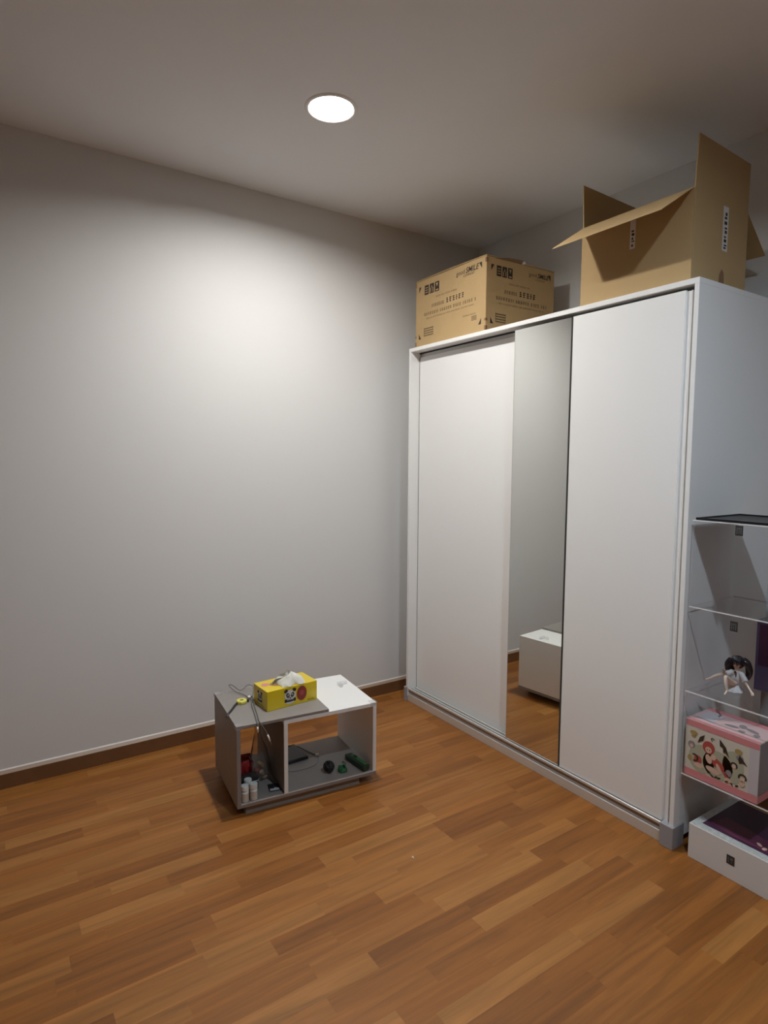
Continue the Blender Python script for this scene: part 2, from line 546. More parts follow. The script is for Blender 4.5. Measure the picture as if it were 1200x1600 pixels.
bm = bmesh.new()
bx(bm, 0.0015, 0.0100, YR + 0.045, YL - 0.004, 0.064, 0.0765, bevel=0.003, seg=3)
obj('track_lip', bm, M_ALU, pl, True)
for xx in (0.026, 0.048):
    box('track_rail', (xx, xx + 0.007, YR + PT, YL - PT, 0.055, 0.073), M_ALU, pl, 0.0015)
box('track_bed', (0.010, 0.095, YR + PT, YL - PT, 0.045, 0.056), M_TRACKDARK, pl, 0)
box('end_cap', (-0.012, 0.06, YR - 0.006, YR + 0.046, 0.0, 0.083), M_GREYCAP, w, 0.002, 2)
box('end_cap', (-0.012, 0.06, YL - 0.014, YL + 0.006, 0.0, 0.083), M_GREYCAP, w, 0.002, 2)
# doors
tag(box('sliding_door', (0.060, 0.078, -0.985, YL - PT - 0.003, 0.066, 1.9555), M_WHITE, w, 0.001), 'plain white sliding door on the rear track')
box('gap_shade_strip', (0.0605, 0.070, YL - PT - 0.0028, YL - PT, 0.07, 1.955), M_GAPSHADE, w, 0)  # added dark strip, paints the shade of the gap beside the door
box('soffit_shade_strip', (0.0625, 0.0638, YR + PT, YL - PT, 1.9735, HW - 0.019), M_GAPSHADE, w, 0)  # added dark strip, paints the shade line under the top panel
DZ0, DZ1 = 0.076, 1.969
DX = 0.012
d = tag(box('sliding_door', (DX + 0.004, DX + 0.018, -1.256, -0.942, DZ0, DZ1), M_WHITE, w, 0.0006), 'narrow mirrored sliding door')
box('mirror', (DX, DX + 0.0038, -1.2535, -0.9435, DZ0 + 0.002, DZ1 - 0.001), M_MIRROR, d, 0)
box('edge_strip', (DX - 0.0005, DX + 0.006, -1.2575, -1.2538, DZ0, DZ1), M_MIRROREDGE, d, 0)
box('edge_strip', (DX - 0.0005, DX + 0.006, -0.9432, -0.9415, DZ0, DZ1), M_FASCIA, d, 0)
d = tag(box('sliding_door', (DX, DX + 0.018, -1.734, -1.262, DZ0, DZ1), M_WHITE, w, 0.001), 'plain white sliding door on the front track')
bm = bmesh.new()
bx(bm, DX + 0.008, DX + 0.018, -1.757, -1.7342, DZ0, DZ1 - 0.003)
bx(bm, DX + 0.002, DX + 0.010, -1.757, -1.753, DZ0, DZ1 - 0.003, bevel=0.001)
obj('grip_profile', bm, M_WHITE, d)
box('interior_shade_sheet', (0.10, 0.11, YR + PT, YL - PT, 0.067, HW - 0.019), M_GAPSHADE, w, 0)  # added near-black sheet, stands in for the unlit space behind the doors

# ------------------------------------------------------------------ closed printed carton
cb = thing('cardboard_box', 'closed brown shipping carton with black print and handling symbols', 'box', (0, 0, 0), group='cardboard boxes on the wardrobe')
X0, X1, Y0, Y1, Z0, Z1 = 0.03, 0.505, -0.728, -0.172, 2.0, 2.357
bm = bmesh.new()
bx(bm, X0, X1, Y0, Y1, Z0, Z1 - 0.001, bevel=0.003, seg=2)
obj('carton_body', bm, M_CARD, cb)
# top flaps, slightly uneven and dented at the near corner
bm = bmesh.new()
quad_prism(bm, [Vector((X0 + .001, Y0, Z1)), Vector((X1 - .001, Y0, Z1)), Vector((X1 - .001, (Y0 + Y1) / 2 - .002, Z1 + .003)), Vector((X0 + .001, (Y0 + Y1) / 2 - .002, Z1 + .003))], (0, 0, 0.004))
obj('top_flap', bm, M_CARD, cb)
bm = bmesh.new()
quad_prism(bm, [Vector((X0 + .001, Y1, Z1)), Vector((X1 - .001, Y1, Z1)), Vector((X1 - .001, (Y0 + Y1) / 2 + .002, Z1 + .003)), Vector((X0 + .001, (Y0 + Y1) / 2 + .002, Z1 + .003))], (0, 0, 0.004))
obj('top_flap', bm, M_CARD, cb)
# torn tape lip on the near side
bm = bmesh.new()
quad_prism(bm, [Vector((X0 + .06, Y0 - .001, Z1 - .004)), Vector((X0 + .235, Y0 - .001, Z1 + .0)), Vector((X0 + .24, Y0 - .006, Z1 + .016)), Vector((X0 + .14, Y0 - .004, Z1 + .010))], (0, 0.002, 0.0))
obj('torn_tape', bm, M_TAPE, cb)
bm = bmesh.new()
quad_prism(bm, [Vector((X0 + .236, Y0 - .002, Z1 - .004)), Vector((X0 + .262, Y0 - .002, Z1 + .004)), Vector((X0 + .250, Y0 - .006, Z1 + .014)), Vector((X0 + .238, Y0 - .006, Z1 + .006))], (0, 0.002, 0))
obj('torn_tape', bm, M_PAPER, cb)

def words(face, bm, a0, a1, b, h, gap=0.3, dens=0.85, seed=1):
    """an unreadable line of print: glyph-sized strokes grouped in words"""
    rg = random.Random(seed)
    a = a0
    n = 0
    while a < a1 - h * 0.4:
        gw = h * rg.uniform(0.55, 0.95)
        for q in range(3):
            face.rect(bm, a + gw * rg.uniform(0, .2), a + gw * rg.uniform(.75, 1.0), b + h * (0.06 + 0.36 * q), b + h * (0.22 + 0.36 * q))
        c_ = a + gw * rg.uniform(.25, .7)
        face.rect(bm, c_, c_ + gw * 0.16, b, b + h, 1.3)
        a += gw + h * 0.2
        n += 1
        if n >= rg.randint(4, 8):
            a += h * gap * 2; n = 0

def carton_print(face, W, ink, soft, side):
    Hh = Z1 - Z0
    # three handling symbols
    s = W / 0.556
    u = 0.078 * s
    for k in range(3):
        bm = bmesh.new()
        a = u + k * 0.044 * s
        wv = 0.036 * s
        face.rect(bm, a, a + wv, 0.272, 0.322)
        print_obj('handling_symbol', bm, ink, cb)
        bm = bmesh.new()
        if k == 0:      # umbrella / stack
            for q in range(3): face.rect(bm, a + wv * .2, a + wv * .8, 0.282 + q * 0.012, 0.286 + q * 0.012, 2)
        elif k == 1:    # arrows
            face.rect(bm, a + wv * .18, a + wv * .32, 0.277, 0.300, 2); face.rect(bm, a + wv * .68, a + wv * .82, 0.277, 0.300, 2)
            face.poly(bm, [(a + wv * .38, .300), (a + wv * .62, .300), (a + wv * .5, .316)], 2)
        else:           # glass
            face.poly(bm, [(a + wv * .25, .315), (a + wv * .75, .315), (a + wv * .5, .296)], 2)
            face.rect(bm, a + wv * .2, a + wv * .8, 0.277, 0.283, 2)
        print_obj('symbol_mark', bm, M_CARD, cb)
    text_obj('printed_name', 'good', face, W - 0.218 * s, 0.309, 0.032 * s, ink if not side else soft, cb, bold=0.0)
    text_obj('printed_name', 'SMILE', face, W - 0.148 * s, 0.308, 0.037 * s, ink, cb, shear=0.25, bold=0.0006)
    text_obj('printed_name', 'COMPANY', face, W - 0.165 * s, 0.292, 0.017 * s, soft if side else ink, cb)
    # corner triangles
    for (a, b, sx, sz) in ((0.030, 0.322, 1, -1), (W - 0.030, 0.334, -1, -1), (0.030, 0.045, 1, 1), (W - 0.030, 0.042, -1, 1)):
        bm = bmesh.new()
        face.poly(bm, [(a, b), (a + sx * 0.020, b), (a, b + sz * 0.030)] if sx * sz < 0 else [(a, b), (a, b + sz * 0.030), (a + sx * 0.020, b)])
        print_obj('corner_mark', bm, ink, cb)
    bm = bmesh.new()
    words(face, bm, 0.175 * s, 0.345 * s, 0.243, 0.007, seed=3)
    print_obj('printed_line', bm, soft, cb)
    bm = bmesh.new()
    words(face, bm, 0.140 * s, 0.245 * s, 0.197, 0.017, seed=4)
    print_obj('printed_line', bm, soft, cb)
    bm = bmesh.new()
    words(face, bm, 0.258 * s, 0.405 * s, 0.196, 0.026, seed=5)
    print_obj('printed_line', bm, ink, cb)
    bm = bmesh.new()
    words(face, bm, 0.075 * s, 0.49 * s, 0.162, 0.016, seed=6)
    words(face, bm, 0.095 * s, 0.47 * s, 0.143, 0.006, seed=7)
    print_obj('printed_line', bm, soft, cb)
    bm = bmesh.new()
    words(face, bm, W - 0.165 * s, W - 0.065 * s, 0.098, 0.007, seed=8)
    for q in range(4): face.rect(bm, W - 0.10 * s, W - 0.062 * s, 0.070 + q * 0.006, 0.073 + q * 0.006)
    print_obj('printed_line', bm, soft, cb)
    bm = bmesh.new()
    for q in range(4): face.rect(bm, 0.075 * s, 0.155 * s, 0.055 + q * 0.012, 0.061 + q * 0.012)
    face.rect(bm, 0.075 * s, 0.078 * s, 0.055, 0.1); face.rect(bm, 0.152 * s, 0.155 * s, 0.055, 0.1)
    print_obj('printed_line', bm, soft, cb)
fA = Face((X0, Y1, Z0), (0, -1, 0), (0, 0, 1), 0.0006)
carton_print(fA, Y1 - Y0, M_INK, M_INKSOFT, False)
fB = Face((X0, Y0, Z0), (1, 0, 0), (0, 0, 1), 0.0006)
carton_print(fB, X1 - X0, M_INK, M_INKSOFT, True)
# scuffed dark corners
for yy in (Y1, Y0):
    for zz, hh in ((Z1 - 0.03, 0.022), (Z0 + 0.012, 0.02), (Z0 + 0.055, 0.012)):
        bm = bmesh.new()
        bx(bm, X0 - 0.0008, X0 + 0.012, (yy - 0.009 if yy == Y1 else yy - 0.0008), (yy + 0.0008 if yy == Y1 else yy + 0.009), zz, zz + hh, bevel=0.0006)
        obj('corner_scuff', bm, M_TAPE, cb)

# ------------------------------------------------------------------ open carton
ob = thing('cardboard_box', 'large open brown carton with its flaps up', 'box', (0, 0, 0), group='cardboard boxes on the wardrobe')
OX0, OX1, OY0, OY1, OZ = 0.03, 0.392, -1.737, -1.279, 2.309
t_ = 0.004
def panel(name, pts, th, m=M_CARD):
    bm = bmesh.new()
    quad_prism(bm, [Vector(p) for p in pts], th)
    return obj(name, bm, m, ob)
fp = panel('front_panel', [(OX0, OY0, 2.0), (OX0, OY1, 2.0), (OX0, OY1, OZ), (OX0, OY0, OZ)], (t_, 0, 0))
panel('back_panel', [(OX1, OY0, 2.0), (OX1, OY1, 2.0), (OX1, OY1, OZ), (OX1, OY0, OZ)], (-t_, 0, 0))
sp = panel('side_panel', [(OX0 + t_, OY0, 2.0), (OX1 - t_, OY0, 2.0), (OX1 - t_, OY0, OZ), (OX0 + t_, OY0, OZ)], (0, t_, 0))
panel('side_panel', [(OX0 + t_, OY1, 2.0), (OX1 - t_, OY1, 2.0), (OX1 - t_, OY1, OZ), (OX0 + t_, OY1, OZ)], (0, -t_, 0))
panel('bottom_panel', [(OX0 + t_, OY0 + t_, 2.0), (OX1 - t_, OY0 + t_, 2.0), (OX1 - t_, OY1 - t_, 2.0), (OX0 + t_, OY1 - t_, 2.0)], (0, 0, t_))
panel('front_flap', [(OX0, OY0 + 0.004, OZ), (OX0, OY1 - 0.002, OZ), (-0.143, OY1 + 0.002, 2.199), (-0.148, OY0 + 0.004, 2.198)], (0.0024, 0, 0.0034))
panel('back_flap', [(OX1, OY0 + 0.003, OZ), (OX1, OY1 - 0.003, OZ), (0.530, OY1, 2.182), (0.535, OY0, 2.178)], (-0.0024, 0, 0.0034))
panel('side_flap', [(OX0 + 0.004, OY0, OZ), (OX1 - 0.003, OY0, OZ), (OX1 - 0.008, OY0 - 0.004, 2.474), (OX0 + 0.006, OY0 - 0.006, 2.484)], (0, t_, 0))
panel('side_flap', [(OX0 + 0.004, OY1, OZ), (OX1 - 0.003, OY1, OZ), (OX1 - 0.008, OY1 + 0.008, 2.470), (OX0 + 0.002, OY1 + 0.006, 2.478)], (0, -t_, 0))
# labels
def strip_label(face, a0, a1, b0, b1, par, seed):
    bm = bmesh.new(); face.rect(bm, a0, a1, b0, b1)
    l = print_obj('shipping_label', bm, M_PAPER, par)
    rg = random.Random(seed)
    bm = bmesh.new()
    b = b0 + 0.008
    wv = a1 - a0
    while b < b1 - 0.03:
        hh = rg.uniform(0.004, 0.012)
        face.rect(bm, a0 + wv * rg.uniform(.25, .4), a0 + wv * rg.uniform(.6, .85), b, b + hh, 2)
        b += hh + rg.uniform(0.003, 0.01)
    print_obj('label_print', bm, M_INK, l)
fS = Face((OX0, OY0, 2.0), (1, 0, 0), (0, 0, 1), 0.0006)
strip_label(fS, 0.188, 0.224, 0.138, 0.292, sp, 4)
fF = Face((OX0, OY1, 2.0), (0, -1, 0), (0, 0, 1), 0.0006)
strip_label(fF, 0.217, 0.240, 0.170, 0.272, fp, 9)
bm = bmesh.new()
fS.poly(bm, [(0.172, 0.0), (0.215, 0.0), (0.210, 0.062), (0.196, 0.075), (0.180, 0.055)])
print_obj('tape_patch', bm, M_TAPE, sp)
bm = bmesh.new()
fS.rect(bm, 0.003, 0.010, 0.0, 0.30)
print_obj('crease', bm, M_CARDIN, sp)

# ------------------------------------------------------------------ coffee table
TX, TY, TA = -1.2367, -0.7547, -0.1060
W_, D_, ZT, TG, ZB0, ZB1 = 0.6011, 0.381, 0.3541, 0.012, 0.0365, 0.0517
UX, GX = 0.1888, 0.3821
ca, sa = math.cos(TA), math.sin(TA)
def tw(x, y, z):
    return Vector((TX + ca * x - sa * y, TY + sa * x + ca * y, z))
ct = thing('coffee_table', 'low two-tone coffee table of grey and white boards with open shelves', 'table', (TX, TY, 0), TA)
BT = 0.016
box('grey_top', (0, GX, 0, D_, ZT, ZT + TG), M_GREYMEL, ct, 0.0008)
box('grey_side', (0, BT, 0, D_, ZB0, ZT), M_GREYMEL, ct, 0.0008)
bm = bmesh.new()
bx(bm, BT, W_, 0, D_, ZB0, ZB1, bevel=0.0006)
obj('bottom_board', bm, M_GREYMEL, ct)
box('edge_band', (BT, W_, -0.0012, 0.0, ZB1 - 0.003, ZB1 + 0.0006), M_EDGELIGHT, ct, 0)
box('white_top', (UX, W_, 0, D_, ZT - BT, ZT), M_WHITE2, ct, 0.0008)
box('white_side', (W_ - BT, W_, 0, D_, ZB1, ZT - BT), M_WHITE2, ct, 0.0008)
up = box('divider', (UX, UX + BT, 0, D_, ZB1, ZT - BT), M_GREYMEL, ct, 0.0008)
box('edge_band', (UX, UX + BT, -0.0012, 0.0, ZB1, ZT - BT), M_WHITE2, up, 0)
bm = bmesh.new()
bx(bm, 0.037, 0.529, 0.017, 0.033, 0, ZB0)
bx(bm, 0.037, 0.529, D_ - 0.033, D_ - 0.017, 0, ZB0)
bx(bm, 0.037, 0.053, 0.033, D_ - 0.033, 0, ZB0)
bx(bm, 0.513, 0.529, 0.033, D_ - 0.033, 0, ZB0)
obj('plinth', bm, M_GREYMEL, ct)
def guard(cx, cy, z, sx, sy):
    bm = bmesh.new()
    L_ = 0.028
    bx(bm, min(cx - sx * 0.002, cx + sx * L_), max(cx - sx * 0.002, cx + sx * L_), min(cy - sy * 0.003, cy + sy * L_), max(cy - sy * 0.003, cy + sy * L_), z + 0.0002, z + 0.003, bevel=0.001)
    bx(bm, min(cx - sx * 0.003, cx + sx * L_), max(cx - sx * 0.003, cx + sx * L_), min(cy - sy * 0.0035, cy - sy * 0.0005), max(cy - sy * 0.0035, cy - sy * 0.0005), z - 0.013, z + 0.003, bevel=0.001)
    bx(bm, min(cx - sx * 0.0035, cx - sx * 0.0005), max(cx - sx * 0.0035, cx - sx * 0.0005), min(cy - sy * 0.003, cy + sy * L_), max(cy - sy * 0.003, cy + sy * L_), z - 0.013, z + 0.003, bevel=0.001)
    tag(obj('corner_guard', bm, M_PLASTIC, ct), 'clear plastic corner guard')
guard(0, 0, ZT + TG, 1, 1)
guard(0, D_, ZT + TG, 1, -1)
guard(W_, 0, ZT, -1, 1)

# ---- things on the table top
ZG = ZT + TG
# tissue box
tb = thing('tissue_box', 'bright yellow tissue box with panda print and tissue pulled up', 'tissue box', tw(0.147, 0.083, ZG + 0.0004), TA + math.radians(9.0))
TL, TD, TH = 0.232, 0.128, 0.082
bm = bmesh.new()
# carton with an oval opening on top
bx(bm, 0, TL, 0, TD, 0, TH, bevel=0.0015, seg=2)
obj('carton', bm, M_YELLOW, tb)
fT = Face((0, 0, TH), (1, 0, 0), (0, 1, 0), 0.0006)
bm = bmesh.new()
fT.ell(bm, 0.115, 0.066, 0.072, 0.030, 1.0)
print_obj('opening', bm, M_PRINTBROWN, tb)
bm = bmesh.new()
fT.ell(bm, 0.030, 0.080, 0.018, 0.016, 1.2)
print_obj('top_sticker', bm, M_PINK, tb)
fFr = Face((0, 0, 0), (1, 0, 0), (0, 0, 1), 0.0008)
fLe = Face((0, TD, 0), (0, -1, 0), (0, 0, 1), 0.0008)
def panda(face, a, b, s, par):
    bm = bmesh.new(); face.ell(bm, a, b, 0.028 * s, 0.025 * s, 1); face.ell(bm, a, b - 0.028 * s, 0.025 * s, 0.012 * s, 1)
    print_obj('panda_face', bm, M_PAPER, par)
    bm = bmesh.new()
    for q in (-1, 1):
        face.ell(bm, a + q * 0.021 * s, b + 0.022 * s, 0.010 * s, 0.008 * s, 1.6, q * -0.5)
        face.ell(bm, a + q * 0.0115 * s, b + 0.001 * s, 0.0085 * s, 0.0115 * s, 2, q * -0.35)
    face.ell(bm, a, b - 0.012 * s, 0.0035 * s, 0.0028 * s, 2)
    face.ell(bm, a, b - 0.026 * s, 0.024 * s, 0.0045 * s, 2)
    for q in (-1, 1): face.ell(bm, a + q * 0.022 * s, b - 0.023 * s, 0.007 * s, 0.008 * s, 2)
    print_obj('panda_marking', bm, M_INK, par)
    bm = bmesh.new()
    for q in (-1, 1): face.ell(bm, a + q * 0.0105 * s, b + 0.002 * s, 0.0038 * s, 0.0050 * s, 3)
    print_obj('panda_eye', bm, M_PAPER, par)
    bm = bmesh.new()
    for q in (-1, 1): face.ell(bm, a + q * 0.0100 * s, b + 0.0015 * s, 0.0018 * s, 0.0028 * s, 4)
    print_obj('panda_pupil', bm, M_INK, par)
panda(fFr, 0.104, 0.047, 0.92, tb)
panda(fLe, 0.062, 0.045, 0.72, tb)
bm = bmesh.new(); fFr.ell(bm, 0.158, 0.044, 0.024, 0.031, 1.2); print_obj('round_sticker', bm, M_MAROON, tb)
bm = bmesh.new(); fFr.ell(bm, 0.158, 0.046, 0.010, 0.012, 2.0); print_obj('sticker_mark', bm, M_PRINTRED, tb)
bm = bmesh.new(); words(fFr, bm, 0.185, 0.222, 0.006, 0.006, seed=2); print_obj('printed_line', bm, M_INK, tb)
bm = bmesh.new(); words(fLe, bm, 0.03, 0.10, 0.008, 0.006, seed=5); print_obj('printed_line', bm, M_INK, tb)
# crumpled tissue sheet: fan rising out of the opening
bm = bmesh.new()
NU, NV = 26, 14
grid = []
for i in range(NU + 1):
    u = i / NU
    row = []
    for j in range(NV + 1):
        v = j / NV
        peak = (1 - abs(u - 0.48) / 0.52) ** 0.75 if abs(u - 0.48) < 0.52 else 0
        hgt = 0.052 * peak * v
        xx = 0.055 + 0.125 * u + 0.012 * v * math.sin(u * 5)
        yy = 0.068 + 0.018 * math.sin(u * 9.0) * (0.4 + 0.6 * (1 - v)) - 0.018 * v * u
        nn = noise.noise(Vector((u * 7, v * 5, 1.3))) * 0.008
        row.append(bm.verts.new((xx + nn * 0.5, yy + nn * 1.4, TH + 0.001 + hgt + abs(nn) * 0.3)))
    grid.append(row)
for i in range(NU):
    for j in range(NV):
        bm.faces.new((grid[i][j], grid[i + 1][j], grid[i + 1][j + 1], grid[i][j + 1]))
grid = []
for i in range(NU + 1):           # second fold falling over the front
    u = i / NU
    row = []
    for j in range(NV + 1):
        v = j / NV
        peak = max(0, 1 - abs(u - 0.55) / 0.55) ** 0.7
        hgt = 0.046 * peak * math.sin(PI * (0.15 + 0.85 * v)) if v < 1 else 0.046 * peak * 0.0
        xx = 0.075 + 0.105 * u
        yy = 0.066 - 0.062 * v + 0.008 * math.sin(u * 11 + v * 2)
        nn = noise.noise(Vector((u * 6, v * 4, 7.3))) * 0.006
        row.append(bm.verts.new((xx + nn, yy + nn, TH + 0.0015 + hgt + abs(nn) * 0.4)))
    grid.append(row)
for i in range(NU):
    for j in range(NV):
        bm.faces.new((grid[i][j], grid[i + 1][j], grid[i + 1][j + 1], grid[i][j + 1]))
tis = obj('tissue_sheet', bm, M_TISSUE, tb, True)

# yellow tape measure with black strap
tm = thing('tape_measure', 'small yellow round tape measure with a black strap on the grey table top', 'tape measure', tw(0.079, 0.222, ZG), TA)
bm = bmesh.new()
lathe(bm, [(0.0085, 0.0), (0.020, 0.0), (0.0225, 0.003), (0.0225, 0.011), (0.020, 0.014), (0.0085, 0.014), (0.0085, 0.0)], n=10)
obj('case', bm, M_YTAPE, tm)
bm = bmesh.new(); lathe(bm, [(0, 0.0115), (0.0084, 0.0115), (0.0084, 0.0), (0, 0.0)], n=16); obj('hub', bm, M_GREYWIRE, tm)
bm = bmesh.new()
tube(bm, [(-0.020, -0.006, 0.007), (-0.034, -0.022, 0.006), (-0.050, -0.050, 0.0055), (-0.0735, -0.085, 0.004), (-0.088, -0.100, -0.006)], 0.0048, 8, 6, 0.45)
obj('strap', bm, M_BLACK, tm, True)
bm = bmesh.new(); bx(bm, 0.0215, 0.031, -0.006, 0.006, 0.002, 0.013, bevel=0.001); obj('end_tab', bm, M_BLACK, tm)

# grey cable looped on the top, ends hanging over the front edge
cbg = thing('charging_cable', 'grey charging cable bundle hanging over the front edge of the table', 'cable', tw(0.12, 0.25, ZG), TA)
def cl(x, y, z): return (x - 0.12, y - 0.25, z)
bm = bmesh.new()
tube(bm, [cl(0.122, 0.25, .004), cl(0.105, 0.30, .006), cl(0.082, 0.335, .010), cl(0.060, 0.366, .030), cl(0.075, 0.362, .030), cl(0.100, 0.345, .010), cl(0.118, 0.345, .012), cl(0.142, 0.352, .024), cl(0.160, 0.335, .018), cl(0.146, 0.290, .004), cl(0.128, 0.255, .004)], 0.0019, 6, 6)
obj('cord_loop', bm, M_GREYWIRE, cbg, True)
bm = bmesh.new()
tube(bm, [cl(0.116, 0.27, .004), cl(0.122, 0.235, .008), cl(0.108, 0.17, .004), cl(0.096, 0.09, .003), cl(0.083, 0.012, .004), cl(0.081, -0.006, -.002), cl(0.081, -0.008, -.012)], 0.0024, 6, 6)
c1 = obj('cord', bm, M_GREYWIRE, cbg, True)
bm = bmesh.new()
tube(bm, [cl(0.128, 0.262, .004), cl(0.130, 0.235, .012), cl(0.116, 0.16, .004), cl(0.104, 0.08, .003), cl(0.092, 0.012, .004), cl(0.094, -0.006, -.002), cl(0.110, -0.010, -.030), cl(0.120, -0.010, -.052)], 0.0022, 6, 6)
c2 = obj('cord', bm, M_GREYWIRE, cbg, True)
bm = bmesh.new(); tube(bm, [cl(0.081, -0.008, -.010), cl(0.081, -0.008, -.034)], 0.0032, 8, 0); obj('connector', bm, M_METAL, c1, True)
bm = bmesh.new(); tube(bm, [cl(0.119, -0.010, -.050), cl(0.129, -0.010, -.078)], 0.0034, 8, 0); obj('connector', bm, M_METAL, c2, True)
bm = bmesh.new(); tube(bm, [cl(0.129, -0.010, -.078), cl(0.135, -0.010, -.096)], 0.0014, 6, 0); obj('plug_tip', bm, M_GREYWIRE, c2, True)
bm = bmesh.new(); bx(bm, *(-0.008, 0.004, -0.008, 0.006, 0.006, 0.014), bevel=0.003, seg=2); obj('cable_tie', bm, M_METAL, cbg)

# loose clear corner guard on the white part
lg = thing('corner_guard', 'loose clear plastic corner guard lying on the white table top', 'corner guard', tw(0.532, 0.222, ZT), TA)
bm = bmesh.new(); bx(bm, 0.0, 0.046, 0.030, 0.042, 0.0, 0.014, bevel=0.002); obj('long_arm', bm, M_PLASTIC, lg)
bm = bmesh.new(); bx(bm, 0.0, 0.012, 0.0, 0.0295, 0.0, 0.014, bevel=0.002); obj('short_arm', bm, M_PLASTIC, lg)

# ---- things in the left compartment
def bottle(lx, ly, label, sc=1.0):
    t = thing('pill_bottle', label, 'bottle', tw(lx, ly, ZB1 + 0.0006), TA, 'white bottles on the lower shelf')
    bm = bmesh.new(); lathe(bm, [(0, 0), (0.0135, 0), (0.0145, 0.001), (0.0145, 0.040), (0.012, 0.043), (0.0115, 0.0455), (0, 0.0455)], n=20)
    b = obj('bottle_body', bm, M_CAPWHITE, t, True)
    bm = bmesh.new(); lathe(bm, [(0.0147, 0.006), (0.0147, 0.036)], n=20); obj('paper_label', bm, M_LABEL2, b, True)
    bm = bmesh.new()
    lathe(bm, [(0, 0.046), (0.0140, 0.046), (0.0152, 0.047), (0.0152, 0.063), (0.014, 0.065), (0, 0.065)], n=24)
    obj('cap', bm, M_CAPWHITE, t, False)
    return t
bottle(0.035, 0.019, 'small white capped bottle at the front left of the low shelf')
bottle(0.070, 0.020, 'small white capped bottle right of its twin at the shelf edge')
bottle(0.058, 0.060, 'small white capped bottle standing behind the front two bottles')

bc = thing('black_case', 'small black case behind the white bottles on the low shelf', 'case', tw(0.024, 0.088, ZB1), TA)
box('case_body', (0.0, 0.085, 0.0, 0.055, 0.0, 0.034), M_BLACK, bc, 0.003, 2)
box('case_lid', (0.0, 0.085, 0.0, 0.055, 0.0345, 0.048), M_BLACK, bc, 0.003, 2)
box('seam_trim', (-0.0005, 0.0855, -0.0005, 0.0555, 0.0330, 0.0350), M_METAL, bc, 0)

rp = thing('snack_packet', 'crumpled red packet at the back of the low shelf', 'packet', tw(0.075, 0.195, ZB1), TA)
bm = bmesh.new()
bmesh.ops.create_icosphere(bm, subdivisions=4, radius=1.0)
for v in bm.verts:
    n_ = noise.noise(v.co * 2.2) * 0.25 + noise.noise(v.co * 5) * 0.12
    c = v.co * (1 + n_)
    v.co = Vector((c.x * 0.040, c.y * 0.022, max(0.0, 0.046 + c.z * 0.046)))
obj('pouch', bm, M_RED, rp, True)
bm = bmesh.new(); bx(bm, -0.03, 0.03, -0.0015, 0.0015, 0.088, 0.104, bevel=0.0005); obj('crimped_seal', bm, M_PRINTRED, rp)

pb = thing('plastic_bag', 'clear plastic bag of brown scraps slumped against the divider', 'bag', tw(0.140, 0.175, ZB1), TA)
bm = bmesh.new()
prof = [(0.0, 0.0), (0.036, 0.001), (0.043, 0.03), (0.040, 0.07), (0.030, 0.12), (0.018, 0.17), (0.010, 0.20), (0.013, 0.225), (0.016, 0.24)]
rings = lathe(bm, prof, n=36)
for v in bm.verts:
    if v.co.z > 0.002:
        a = math.atan2(v.co.y, v.co.x)
        k = 1 + 0.18 * math.sin(a * 5 + v.co.z * 30) + 0.22 * noise.noise(Vector((math.cos(a) * 2, math.sin(a) * 2, v.co.z * 25)))
        v.co.x *= k; v.co.y *= k * 0.9
        v.co.x -= 0.12 * v.co.z * 0.3
obj('bag_film', bm, M_BAG, pb, True)
for k_, (px_, py_, pz_, rr, mm) in enumerate([(0.005, -0.012, 0.022, 0.015, M_PRINTBROWN), (-0.012, 0.006, 0.030, 0.014, M_MAROON), (0.010, 0.010, 0.046, 0.012, M_PRINTBROWN), (-0.004, -0.004, 0.062, 0.010, M_PRINTGOLD)]):
    bm = bmesh.new()
    bmesh.ops.create_icosphere(bm, subdivisions=2, radius=rr)
    for v in bm.verts:
        v.co = v.co * (1 + 0.3 * noise.noise(v.co * 90 + Vector((k_, 0, 0)))) + Vector((px_, py_, pz_))
    obj('bag_content', bm, mm, pb)

cd = thing('photo_card', 'dark printed card lying near the divider on the low shelf', 'card', tw(0.165, 0.062, ZB1 + 0.0008), TA - 0.15)
box('card_sheet', (-0.022, 0.022, -0.028, 0.030, 0, 0.0025), M_BLACK, cd, 0.0005)
fC = Face((-0.022, -0.028, 0.0025), (1, 0, 0), (0, 1, 0), 0.0004)
bm = bmesh.new(); fC.poly(bm, [(0.004, 0.004), (0.040, 0.004), (0.042, 0.018), (0.024, 0.026), (0.020, 0.018), (0.005, 0.020)]); print_obj('card_picture', bm, M_SILVERPRINT, cd)

# ---- things in the right compartment
ph = thing('power_bank', 'black rounded power bank lying beside the white divider edge', 'power bank', tw(0.318, 0.290, ZB1 + 0.0006), TA + 0.12)
box('shell', (-0.056, 0.050, -0.072, 0.072, 0, 0.014), M_BLACK, ph, 0.004, 3)
box('top_face', (-0.050, 0.044, -0.066, 0.066, 0.0139, 0.0146), M_BLACKGLOSS, ph, 0)

pc = thing('thin_cable', 'thin dark cable with a pale plug beside the power bank', 'cable', tw(0.42, 0.236, ZB1 + 0.0006), TA)
bm = bmesh.new()
tube(bm, [(-0.165, 0.098, 0.0175), (-0.11, 0.118, 0.0178), (-0.060, 0.110, 0.010), (-0.035, 0.075, 0.004), (-0.012, 0.020, 0.003), (0.0, 0.0, 0.004)], 0.0022, 6, 6)
obj('cord', bm, M_BLACK, pc, True)
bm = bmesh.new(); bx(bm, -0.006, 0.010, -0.007, 0.005, 0.0, 0.009, bevel=0.002, seg=2); obj('plug', bm, M_METAL, pc)
bm = bmesh.new(); tube(bm, [(0.0, -0.006, 0.003), (-0.004, -0.030, 0.0018), (-0.028, -0.068, 0.0018), (-0.075, -0.088, 0.0018), (-0.14, -0.086, 0.0018), (-0.19, -0.06, 0.0018)], 0.0013, 6, 6)
